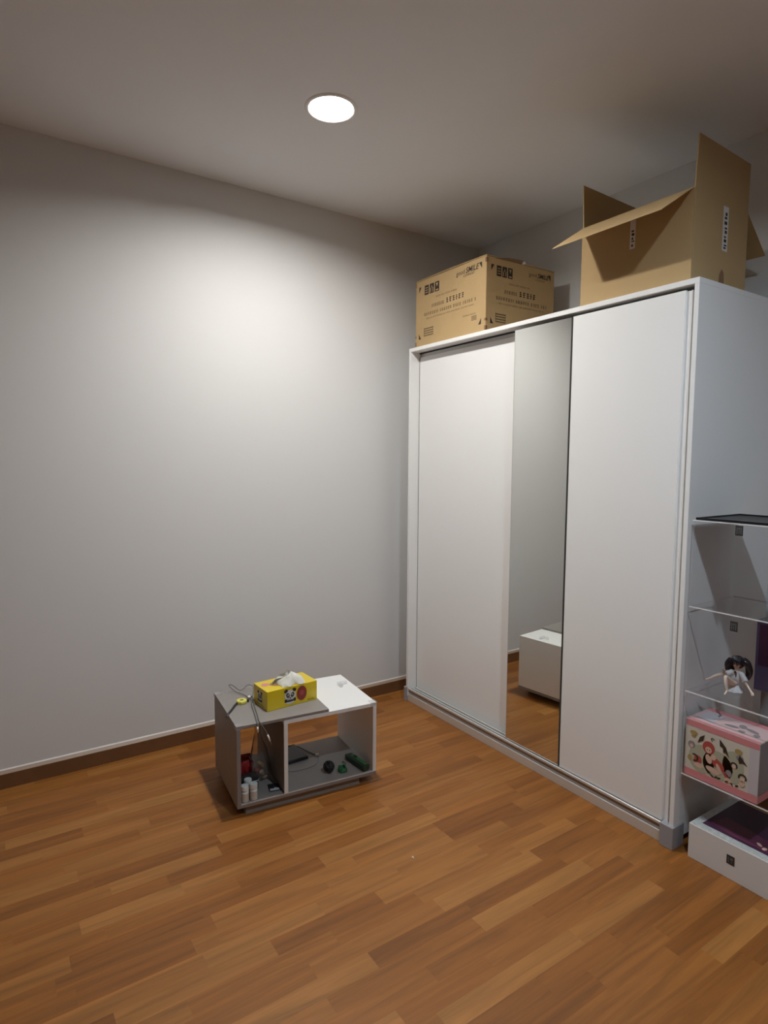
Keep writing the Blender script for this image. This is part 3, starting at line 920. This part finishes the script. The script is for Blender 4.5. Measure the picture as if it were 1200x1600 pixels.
obj('lead', bm, M_GREYEDGE, pc, True)

bl = thing('cord_ball', 'small round ball of black cord on the low shelf', 'cord ball', tw(0.412, 0.075, ZB1 + 0.0008), TA)
bm = bmesh.new()
for k_ in range(9):
    ax = Vector((random.uniform(-1, 1), random.uniform(-1, 1), random.uniform(-1, 1))).normalized()
    e1 = ax.orthogonal().normalized(); e2 = ax.cross(e1)
    tube(bm, [Vector((0, 0, 0.0262)) + 0.0215 * (e1 * math.cos(2 * PI * q / 24) + e2 * math.sin(2 * PI * q / 24)) + ax * 0.003 * (k_ % 3 - 1) for q in range(25)], 0.0036, 6, 0)
obj('wound_cord', bm, M_BLACK, bl, True)
bm = bmesh.new()
bmesh.ops.create_icosphere(bm, subdivisions=2, radius=0.021)
for v in bm.verts: v.co.z += 0.0255
obj('core', bm, M_BLACK, bl, True)

gw = thing('green_wire', 'thin tangled green wire between the black cord ball and green tool', 'wire', tw(0.468, 0.055, ZB1 + 0.0006), TA)
bm = bmesh.new()
pts = []
for i in range(46):
    t = i / 45
    a = t * 2 * PI * 4.5
    pts.append((0.020 * math.cos(a) * (1 - 0.3 * t), 0.018 * math.sin(a) + 0.004 * t, 0.003 + 0.016 * t + 0.004 * math.sin(3 * a)))
tube(bm, pts, 0.0022, 6, 0)
obj('coil', bm, M_GREEN, gw, True)
bm = bmesh.new(); tube(bm, [(0.012, 0.004, 0.018), (0.026, 0.028, 0.016), (0.034, 0.052, 0.010), (0.030, 0.070, 0.004)], 0.0022, 6, 6); obj('tail', bm, M_GREEN, gw, True)

kn = thing('utility_knife', 'dark green utility knife lying against the white side panel', 'knife', tw(0.548, 0.076, ZB1 + 0.0006), TA + math.radians(10))
box('handle', (-0.017, 0.017, -0.068, 0.072, 0, 0.026), M_DKGREEN, kn, 0.006, 3)
box('grip_stripe', (-0.006, 0.010, -0.062, 0.050, 0.0255, 0.0290), M_GREEN, kn, 0.0012)
box('slider', (-0.003, 0.008, 0.012, 0.030, 0.0290, 0.0335), M_BLACK, kn, 0.001)
box('nose', (-0.009, 0.009, 0.0715, 0.086, 0.006, 0.018), M_BLACK, kn, 0.002)

# ------------------------------------------------------------------ display case beside the wardrobe
CX0, CX1, CY1, CY0 = 0.009, 0.309, -1.800, -2.105
dc = thing('display_case', 'stacked clear acrylic display case beside the wardrobe', 'display case', (0, 0, 0))
def sheet(name, dims, thin, par=None):
    bm = bmesh.new()
    bx(bm, *dims)
    bm.normal_update()
    for f in bm.faces:
        f.material_index = 0 if abs(f.normal[thin]) > 0.9 else 1
    return obj(name, bm, [M_CLEAR, M_CLEAREDGE], par or dc)
TZ = [0.29, 0.59, 0.89, 1.19]
BZ = 0.124
for z in TZ:
    sheet('shelf', (CX0, CX1, CY0, CY1, z - 0.0035, z), 2)
zs = [0.0] + TZ
for k in range(4):
    a, b_ = zs[k] + (0.0005 if k else 0.0), zs[k + 1] - 0.0036
    if k:
        sheet('front_door', (CX0, CX0 + 0.0022, CY0 + 0.003, CY1 - 0.003, a, b_), 0)
    bm = bmesh.new(); bx(bm, CX0 + 0.0025, CX1 - 0.003, CY1 - 0.0025, CY1, a, b_); obj('side_sheet', bm, M_CLEAR, dc)
    bm = bmesh.new(); bx(bm, CX0 + 0.0025, CX1 - 0.003, CY0, CY0 + 0.0025, a, b_); obj('side_sheet', bm, M_CLEAR, dc)
    bm = bmesh.new(); bx(bm, CX1 - 0.0025, CX1, CY0 + 0.003, CY1 - 0.003, a, b_); obj('back_sheet', bm, M_CLEAR, dc)
def emblem(y, z, s=0.012, hz=0.0165):
    f = Face((CX0, y + s, z - hz), (0, -1, 0), (0, 0, 1), 0.0008)
    bm = bmesh.new(); f.rect(bm, 0, 2 * s, 0, 2 * hz)
    e = print_obj('emblem', bm, M_EMBLEM, dc)
    bm = bmesh.new()
    f.rect(bm, s * .35, s * .6, hz * .35, hz * 1.65, 2); f.rect(bm, s * 1.4, s * 1.65, hz * .35, hz * 1.65, 2)
    f.rect(bm, s * .75, s * 1.25, hz * 1.25, hz * 1.6, 2); f.rect(bm, s * .9, s * 1.1, hz * .4, hz * 1.1, 2)
    print_obj('emblem_mark', bm, M_EMBLEM2, e)
for z in (1.167, 0.853):
    emblem(-1.9525, z)

# white flat box standing on the floor in the lowest tier
wb = thing('white_box', 'flat white box with dark printed lid at the foot of the display case', 'box', (0, 0, 0))
bm = bmesh.new(); bx(bm, 0.0095, 0.30, -2.102, -1.838, 0.0, BZ, bevel=0.0015, seg=2)
b0 = obj('box_body', bm, M_BASEWHITE, wb)
fW = Face((0.0095, -1.838, BZ), (0, -1, 0), (1, 0, 0), 0.0006)
bm = bmesh.new(); fW.rect(bm, 0.004, 0.26, 0.003, 0.285); print_obj('silver_border', bm, M_GLITTER, wb)
bm = bmesh.new(); fW.rect(bm, 0.028, 0.26, 0.034, 0.285, 2); print_obj('lid_picture', bm, M_PURPLE, wb)
bm = bmesh.new()
fW.poly(bm, [(0.04, 0.06), (0.13, 0.045), (0.26, 0.05), (0.26, 0.10), (0.14, 0.13), (0.06, 0.14)], 3)
print_obj('picture_shape', bm, M_PURPLE2, wb)
bm = bmesh.new()
fW.ell(bm, 0.225, 0.13, 0.022, 0.03, 4, 0.4); fW.ell(bm, 0.20, 0.07, 0.006, 0.012, 4, 0.9); fW.ell(bm, 0.22, 0.06, 0.007, 0.01, 4)
print_obj('picture_shape', bm, M_PRINTSKIN, wb)
fE = Face((0.0095, -1.970, 0.052), (0, -1, 0), (0, 0, 1), 0.0008)
bm = bmesh.new(); fE.rect(bm, 0, 0.026, 0, 0.031); e = print_obj('emblem', bm, M_EMBLEM, wb)
bm = bmesh.new(); fE.rect(bm, 0.005, 0.008, 0.006, 0.025, 2); fE.rect(bm, 0.012, 0.021, 0.016, 0.024, 2); fE.rect(bm, 0.015, 0.018, 0.006, 0.013, 2); print_obj('emblem_mark', bm, M_EMBLEM2, e)

# black flat tray on top
bt = thing('black_tray', 'flat black tray lying on top of the display case', 'tray', (0, 0, 1.1902))
box('tray_base', (0.010, 0.300, -2.10, -1.808, 0.0, 0.004), M_BLACK, bt, 0.001)
bm = bmesh.new()
for dims in ((0.010, 0.016, -2.10, -1.808), (0.294, 0.300, -2.10, -1.808), (0.016, 0.294, -2.10, -2.094), (0.016, 0.294, -1.814, -1.808)):
    bx(bm, *dims, 0.004, 0.0085)
obj('tray_rim', bm, M_BLACKGLOSS, bt)

# pink picture carton on the lowest clear shelf
pk = thing('figure_box', 'pink and cream picture box on the lowest clear shelf', 'box', (0, 0, 0))
PX0, PX1, PY0, PY1, PZ0, PZ1 = 0.016, 0.175, -2.050, -1.806, 0.2905, 0.492
bm = bmesh.new(); bx(bm, PX0, PX1, PY0, PY1, PZ0, PZ1, bevel=0.0025, seg=2)
obj('carton', bm, M_PANELPRINT, pk)
f1 = Face((PX0, PY1, PZ0), (0, -1, 0), (0, 0, 1), 0.0006)
f2 = Face((PX0, PY1, PZ1), (0, -1, 0), (1, 0, 0), 0.0006)
f3 = Face((PX0, PY0, PZ0), (1, 0, 0), (0, 0, 1), 0.0006)
PWd, PHt, PDp = PY1 - PY0, PZ1 - PZ0, PX1 - PX0
bm = bmesh.new(); f1.rect(bm, 0.001, PWd - .001, PHt - 0.022, PHt - .001); print_obj('pink_band', bm, M_PINK, pk)
bm = bmesh.new(); f1.rect(bm, 0.001, PWd - .001, 0.001, 0.026); print_obj('pink_band', bm, M_PINK, pk)
bm = bmesh.new(); f1.rect(bm, PWd - 0.030, PWd - .001, 0.027, PHt - 0.022, 0.8); print_obj('grey_margin', bm, M_SILVERPRINT, pk)
bm = bmesh.new(); f2.rect(bm, 0.001, PWd - .001, 0.001, PDp - .001); print_obj('lid_print', bm, M_PINKPALE, pk)
bm = bmesh.new(); f2.rect(bm, 0.001, PWd - .001, 0.001, 0.014, 1.6); f2.rect(bm, 0.001, PWd - .001, PDp - 0.03, PDp - 0.001, 1.6); print_obj('pink_band', bm, M_PINK, pk)
bm = bmesh.new(); f2.rect(bm, 0.02, 0.075, 0.035, 0.115, 1.8); print_obj('lid_window', bm, M_SILVERPRINT, pk)
bm = bmesh.new()
for a, b, ra, rb, ro in ((0.125, 0.06, 0.022, 0.010, 0.2), (0.150, 0.085, 0.012, 0.018, 0.5), (0.185, 0.075, 0.024, 0.010, -0.3), (0.165, 0.045, 0.012, 0.008, 0), (0.21, 0.05, 0.01, 0.012, 0.3)):
    f2.ell(bm, a, b, ra, rb, 2.2, ro)
print_obj('lid_figure_print', bm, M_PRINTGREY, pk)
bm = bmesh.new(); f3.rect(bm, 0.001, PDp - .001, 0.001, 0.026); print_obj('pink_band', bm, M_PINK, pk)
bm = bmesh.new(); f3.rect(bm, 0.001, PDp - .001, 0.027, PHt - 0.002); print_obj('side_print', bm, M_PRINTGREY, pk)
# generic cartoon crowd: round heads with hair, small bodies, dark wing shapes
def blob(items, m, k):
    bm = bmesh.new()
    for it in items:
        f1.ell(bm, it[0], it[1], it[2], it[3], k, it[4] if len(it) > 4 else 0)
    print_obj('picture_shape', bm, m, pk)
blob([(0.060, 0.075, 0.045, 0.05), (0.165, 0.09, 0.035, 0.055), (0.115, 0.075, 0.05, 0.05)], M_PRINTGREEN, 1.0)
blob([(0.083, 0.125, 0.021, 0.022), (0.115, 0.080, 0.026, 0.014, -0.6), (0.145, 0.052, 0.018, 0.006, -0.8), (0.048, 0.068, 0.014, 0.016)], M_PRINTRED, 1.5)
blob([(0.024, 0.114, 0.013, 0.013), (0.152, 0.064, 0.010, 0.012), (0.185, 0.130, 0.012, 0.010)], M_PRINTGREY, 1.5)
blob([(0.030, 0.158, 0.013, 0.008), (0.030, 0.146, 0.008, 0.004), (0.180, 0.150, 0.012, 0.009), (0.020, 0.066, 0.008, 0.010)], M_PRINTGOLD, 1.6)
blob([(0.083, 0.117, 0.011, 0.011), (0.100, 0.098, 0.009, 0.010), (0.085, 0.086, 0.010, 0.016, 0.4), (0.120, 0.066, 0.006, 0.018, 0.5), (0.024, 0.110, 0.006, 0.007), (0.052, 0.050, 0.016, 0.009), (0.100, 0.052, 0.024, 0.010, -0.2), (0.152, 0.040, 0.012, 0.008)], M_PRINTSKIN, 2.2)
bm = bmesh.new()
f1.poly(bm, [(0.044, 0.128), (0.052, 0.152), (0.068, 0.164), (0.064, 0.142), (0.056, 0.138)], 2.4)
f1.poly(bm, [(0.118, 0.170), (0.140, 0.148), (0.152, 0.116), (0.140, 0.130), (0.132, 0.128), (0.130, 0.142), (0.120, 0.146)], 2.4)
f1.poly(bm, [(0.184, 0.140), (0.196, 0.128), (0.210, 0.112), (0.196, 0.118), (0.184, 0.112), (0.180, 0.124)], 2.4)
f1.poly(bm, [(0.080, 0.048), (0.098, 0.030), (0.108, 0.030), (0.092, 0.040)], 2.4)
f1.poly(bm, [(0.158, 0.036), (0.168, 0.024), (0.166, 0.036)], 2.4)
for cx_, cy_, r_, a0, a1 in ((0.036, 0.072, 0.014, -1.9, 2.2), (0.168, 0.098, 0.012, -0.6, 3.9), (0.196, 0.068, 0.014, -0.4, 3.5), (0.095, 0.158, 0.006, 0, 5)):
    n = 12
    for i in range(n):
        t0 = a0 + (a1 - a0) * i / n; t1 = a0 + (a1 - a0) * (i + 1) / n
        f1.poly(bm, [(cx_ + r_ * math.cos(t0), cy_ + r_ * math.sin(t0)), (cx_ + r_ * math.cos(t1), cy_ + r_ * math.sin(t1)), (cx_ + r_ * .6 * math.cos(t1), cy_ + r_ * .6 * math.sin(t1)), (cx_ + r_ * .6 * math.cos(t0), cy_ + r_ * .6 * math.sin(t0))][::-1], 2.4)
for a in (0.112, 0.122, 0.147, 0.180): f1.ell(bm, a, 0.034, 0.006, 0.003, 2.4, 0.5)
print_obj('picture_shape', bm, M_INK, pk)
blob([(0.168, 0.096, 0.007, 0.008), (0.196, 0.062, 0.007, 0.008), (0.196, 0.048, 0.008, 0.010)], M_PRINTSKIN, 2.8)
for a in (0.079, 0.087):
    pass
blob([(0.079, 0.117, 0.0016, 0.0024), (0.087, 0.117, 0.0016, 0.0024)], M_INK, 2.8)

# dark carton at the back of the figure tier
nb = thing('dark_carton', 'dark navy carton at the back of the tier behind the figurine', 'box', (0, 0, 0.5905))
box('carton', (0.225, 0.300, -2.098, -1.925, 0.0, 0.25), M_NAVYBOX, nb, 0.002, 2)
box('printed_panel', (0.2243, 0.2249, -2.09, -1.935, 0.09, 0.235), M_PURPLE, nb, 0)

# ------------------------------------------------------------------ seated figurine
fg = thing('figurine', 'small seated figurine with long black hair and white outfit', 'figurine', (0.13, -1.898, 0.5905))
FO = Vector((0.13, -1.898, 0.5905))
def fl(x, y, z): return Vector((x, y, z)) - FO
J = {
 'hips': (0.150, -1.8950, 0.6135, 0.0135), 'waist': (0.152, -1.8985, 0.6315, 0.0095), 'chest': (0.152, -1.9015, 0.6500, 0.0125),
 'neck': (0.154, -1.9010, 0.6635, 0.0050), 'chin': (0.151, -1.9010, 0.6730, 0.0090), 'head': (0.154, -1.9010, 0.6880, 0.0170), 'crown': (0.156, -1.9005, 0.7010, 0.0120),
 'hipA': (0.140, -1.8870, 0.6170, 0.0095), 'kneeA': (0.102, -1.8800, 0.6560, 0.0065), 'calfA': (0.088, -1.8600, 0.6440, 0.0058), 'ankA': (0.074, -1.8470, 0.6330, 0.0036), 'toeA': (0.066, -1.8380, 0.6290, 0.0030),
 'hipB': (0.140, -1.9030, 0.6170, 0.0095), 'kneeB': (0.088, -1.8950, 0.6540, 0.0065), 'calfB': (0.084, -1.9000, 0.6330, 0.0058), 'ankB': (0.083, -1.9060, 0.6060, 0.0036), 'toeB': (0.068, -1.9050, 0.5950, 0.0030),
 'shL': (0.152, -1.8870, 0.6580, 0.0058), 'elL': (0.142, -1.8740, 0.6440, 0.0045), 'wrL': (0.120, -1.8760, 0.6560, 0.0034), 'haL': (0.112, -1.8770, 0.6640, 0.0036),
 'shR': (0.152, -1.9160, 0.6580, 0.0058), 'elR': (0.145, -1.9330, 0.6350, 0.0045), 'wrR': (0.130, -1.9560, 0.6200, 0.0034), 'haR': (0.124, -1.9680, 0.6080, 0.0036),
}
E_ = [('hips', 'waist'), ('waist', 'chest'), ('chest', 'neck'), ('neck', 'chin'), ('chin', 'head'), ('head', 'crown'),
      ('hips', 'hipA'), ('hipA', 'kneeA'), ('kneeA', 'calfA'), ('calfA', 'ankA'), ('ankA', 'toeA'),
      ('hips', 'hipB'), ('hipB', 'kneeB'), ('kneeB', 'calfB'), ('calfB', 'ankB'), ('ankB', 'toeB'),
      ('chest', 'shL'), ('shL', 'elL'), ('elL', 'wrL'), ('wrL', 'haL'), ('chest', 'shR'), ('shR', 'elR'), ('elR', 'wrR'), ('wrR', 'haR')]
for side, (bx_, by_, bz_) in (('L', (-0.25, 0.0, 1.0)), ('R', (-0.3, -0.8, -0.45))):
    d_ = Vector((bx_, by_, bz_)).normalized()
    sd = d_.cross(Vector((1, 0, 0))).normalized()
    h0 = Vector(J['ha' + side][:3])
    for q in range(5):
        o_ = (q - 2) * 0.0017
        ln = (0.006, 0.008, 0.009, 0.008, 0.006)[q] * (1.0 if q else 0.8)
        tip = h0 + d_ * ln + sd * o_ * (1.6 if q else 2.6) + Vector((-0.001, 0, 0))
        J['f%s%d' % (side, q)] = (*tip, 0.0009)
        E_.append(('ha' + side, 'f%s%d' % (side, q)))
names = list(J)
me = bpy.data.meshes.new('body')
me.from_pydata([fl(*J[n][:3]) for n in names], [(names.index(a), names.index(b)) for a, b in E_], [])
bo = bpy.data.objects.new('body_tmp', me)
COL.objects.link(bo)
md = bo.modifiers.new('skin', 'SKIN')
for i, n in enumerate(names):
    sv = me.skin_vertices[0].data[i]
    sv.radius = (J[n][3], J[n][3])
    sv.use_root = (n == 'hips')
ss = bo.modifiers.new('sub', 'SUBSURF'); ss.levels = 2; ss.render_levels = 2
dg = bpy.context.evaluated_depsgraph_get(); dg.update()
bm_me = bpy.data.meshes.new_from_object(bo.evaluated_get(dg))
bpy.data.objects.remove(bo)
bm_me.name = 'body'
bm_me.materials.clear(); bm_me.materials.append(M_SKIN)
for p in bm_me.polygons: p.use_smooth = True
body = bpy.data.objects.new('body', bm_me); COL.objects.link(body); body.parent = fg
# hair: cap, fringe and long side locks
def ell_bm(c, r, sub=3, fn=None):
    bm = bmesh.new()
    bmesh.ops.create_icosphere(bm, subdivisions=sub, radius=1.0)
    for v in bm.verts:
        co = v.co.copy()
        if fn: co = fn(co)
        v.co = Vector((co.x * r[0], co.y * r[1], co.z * r[2])) + c
    return bm
hd = fl(0.154, -1.901, 0.6895)
def capf(co):
    if co.x < -0.45 and co.z < 0.35: co = Vector((-0.45 + (co.x + 0.45) * 0.15, co.y, co.z))
    return co
hair = obj('hair', ell_bm(hd + Vector((0.004, 0, 0.003)), (0.0205, 0.0215, 0.0235), 3, capf), M_HAIR, fg, True)
bm = bmesh.new()
for q in range(7):
    yy = (q - 3) * 0.0052
    p0 = hd + Vector((-0.004, yy * 0.7, 0.0235)); p1 = hd + Vector((-0.0165, yy, 0.012)); p2 = hd + Vector((-0.0195, yy * 1.05, 0.001 - 0.002 * (q % 2)))
    tube(bm, [p0, p1, p2], lambda t: 0.0034 * (1 - 0.75 * t) + 0.0004, 6, 5)
obj('fringe', bm, M_HAIR, hair, True)
bm = bmesh.new()
for s_, pts in ((1, [(0.150, -1.881, 0.700), (0.150, -1.872, 0.682), (0.160, -1.864, 0.664), (0.165, -1.858, 0.650)]), (-1, [(0.152, -1.921, 0.702), (0.158, -1.934, 0.690), (0.168, -1.938, 0.662), (0.172, -1.930, 0.632)]), (-1, [(0.160, -1.916, 0.706), (0.170, -1.928, 0.690), (0.176, -1.928, 0.656), (0.178, -1.918, 0.620)]), (1, [(0.166, -1.894, 0.700), (0.176, -1.886, 0.675), (0.178, -1.882, 0.645), (0.176, -1.880, 0.618)]), (1, [(0.162, -1.885, 0.700), (0.172, -1.874, 0.680), (0.176, -1.866, 0.655), (0.176, -1.868, 0.630)])):
    tube(bm, [fl(*p) for p in pts], lambda t: 0.0105 * math.sin(PI * (0.28 + 0.68 * t)) + 0.0006, 10, 6)
obj('long_lock', bm, M_HAIR, hair, True)
# face
bm = bmesh.new()
for s_ in (-1, 1):
    m_ = Matrix.Translation(hd + Vector((-0.0158, s_ * 0.0058, -0.0025)))
    bmesh.ops.create_icosphere(bm, subdivisions=2, radius=0.0026, matrix=m_)
obj('eye', bm, M_EYE, fg, True)
bm = bmesh.new(); bmesh.ops.create_icosphere(bm, subdivisions=1, radius=0.0011, matrix=Matrix.Translation(hd + Vector((-0.0172, 0, -0.0065)))); obj('nose', bm, M_SKIN, fg, True)
bm = bmesh.new(); tube(bm, [hd + Vector((-0.0155, -0.0025, -0.0105)), hd + Vector((-0.0160, 0, -0.0110)), hd + Vector((-0.0155, 0.0025, -0.0105))], 0.0006, 6, 4); obj('mouth', bm, M_PRINTRED, fg, True)
# clothing: bodice, sleeves, short skirt
bm = bmesh.new(); tube(bm, [fl(0.150, -1.895, 0.616), fl(0.152, -1.8985, 0.632), fl(0.152, -1.9015, 0.648), fl(0.153, -1.9012, 0.661)], lambda t: 0.0125 + 0.004 * math.sin(t * PI * 1.6 + 0.6) * 0.5, 14, 5)
obj('bodice', bm, M_CLOTH, fg, True)
bm = bmesh.new(); tube(bm, [fl(0.152, -1.888, 0.659), fl(0.147, -1.880, 0.651), fl(0.141, -1.873, 0.644)], lambda t: 0.0075 + 0.003 * t, 12, 5); obj('sleeve', bm, M_CLOTH, fg, True)
bm = bmesh.new(); tube(bm, [fl(0.152, -1.915, 0.659), fl(0.149, -1.925, 0.647), fl(0.145, -1.934, 0.634)], lambda t: 0.0075 + 0.0035 * t, 12, 5); obj('sleeve', bm, M_CLOTH, fg, True)
bm = bmesh.new()
rg_ = lathe(bm, [(0.0145, 0.0), (0.020, -0.008), (0.0265, -0.018), (0.030, -0.024)], n=30)
for v in bm.verts:
    a = math.atan2(v.co.y, v.co.x)
    k = 1 + 0.10 * math.sin(a * 9) * min(1, -v.co.z / 0.02)
    v.co = Vector((v.co.x * k, v.co.y * k, max(v.co.z, -0.0225))) + fl(0.152, -1.896, 0.6145)
obj('skirt', bm, M_CLOTH, fg, True)
bm = bmesh.new()
bmesh.ops.create_icosphere(bm, subdivisions=2, radius=0.004, matrix=Matrix.Translation(fl(0.139, -1.902, 0.6605)))
bx(bm, *(fl(0.1395, -1.909, 0.650)[0], fl(0.1410, 0, 0)[0], fl(0, -1.906, 0)[1], fl(0, -1.903, 0)[1], fl(0, 0, 0.644)[2], fl(0, 0, 0.660)[2]))
obj('ribbon', bm, M_HAIR, fg)

# ------------------------------------------------------------------ tiny scrap on the floor
bm = bmesh.new()
bmesh.ops.create_icosphere(bm, subdivisions=2, radius=0.004)
for v in bm.verts:
    v.co = v.co * (1 + 0.5 * noise.noise(v.co * 300)); v.co.z = max(v.co.z + 0.002, 0)
s_ = tag(obj('paper_scrap', bm, M_CRUMB), 'tiny white scrap lying on the wooden floor', 'scrap')
s_.location = (-0.808, -1.3146, 0)
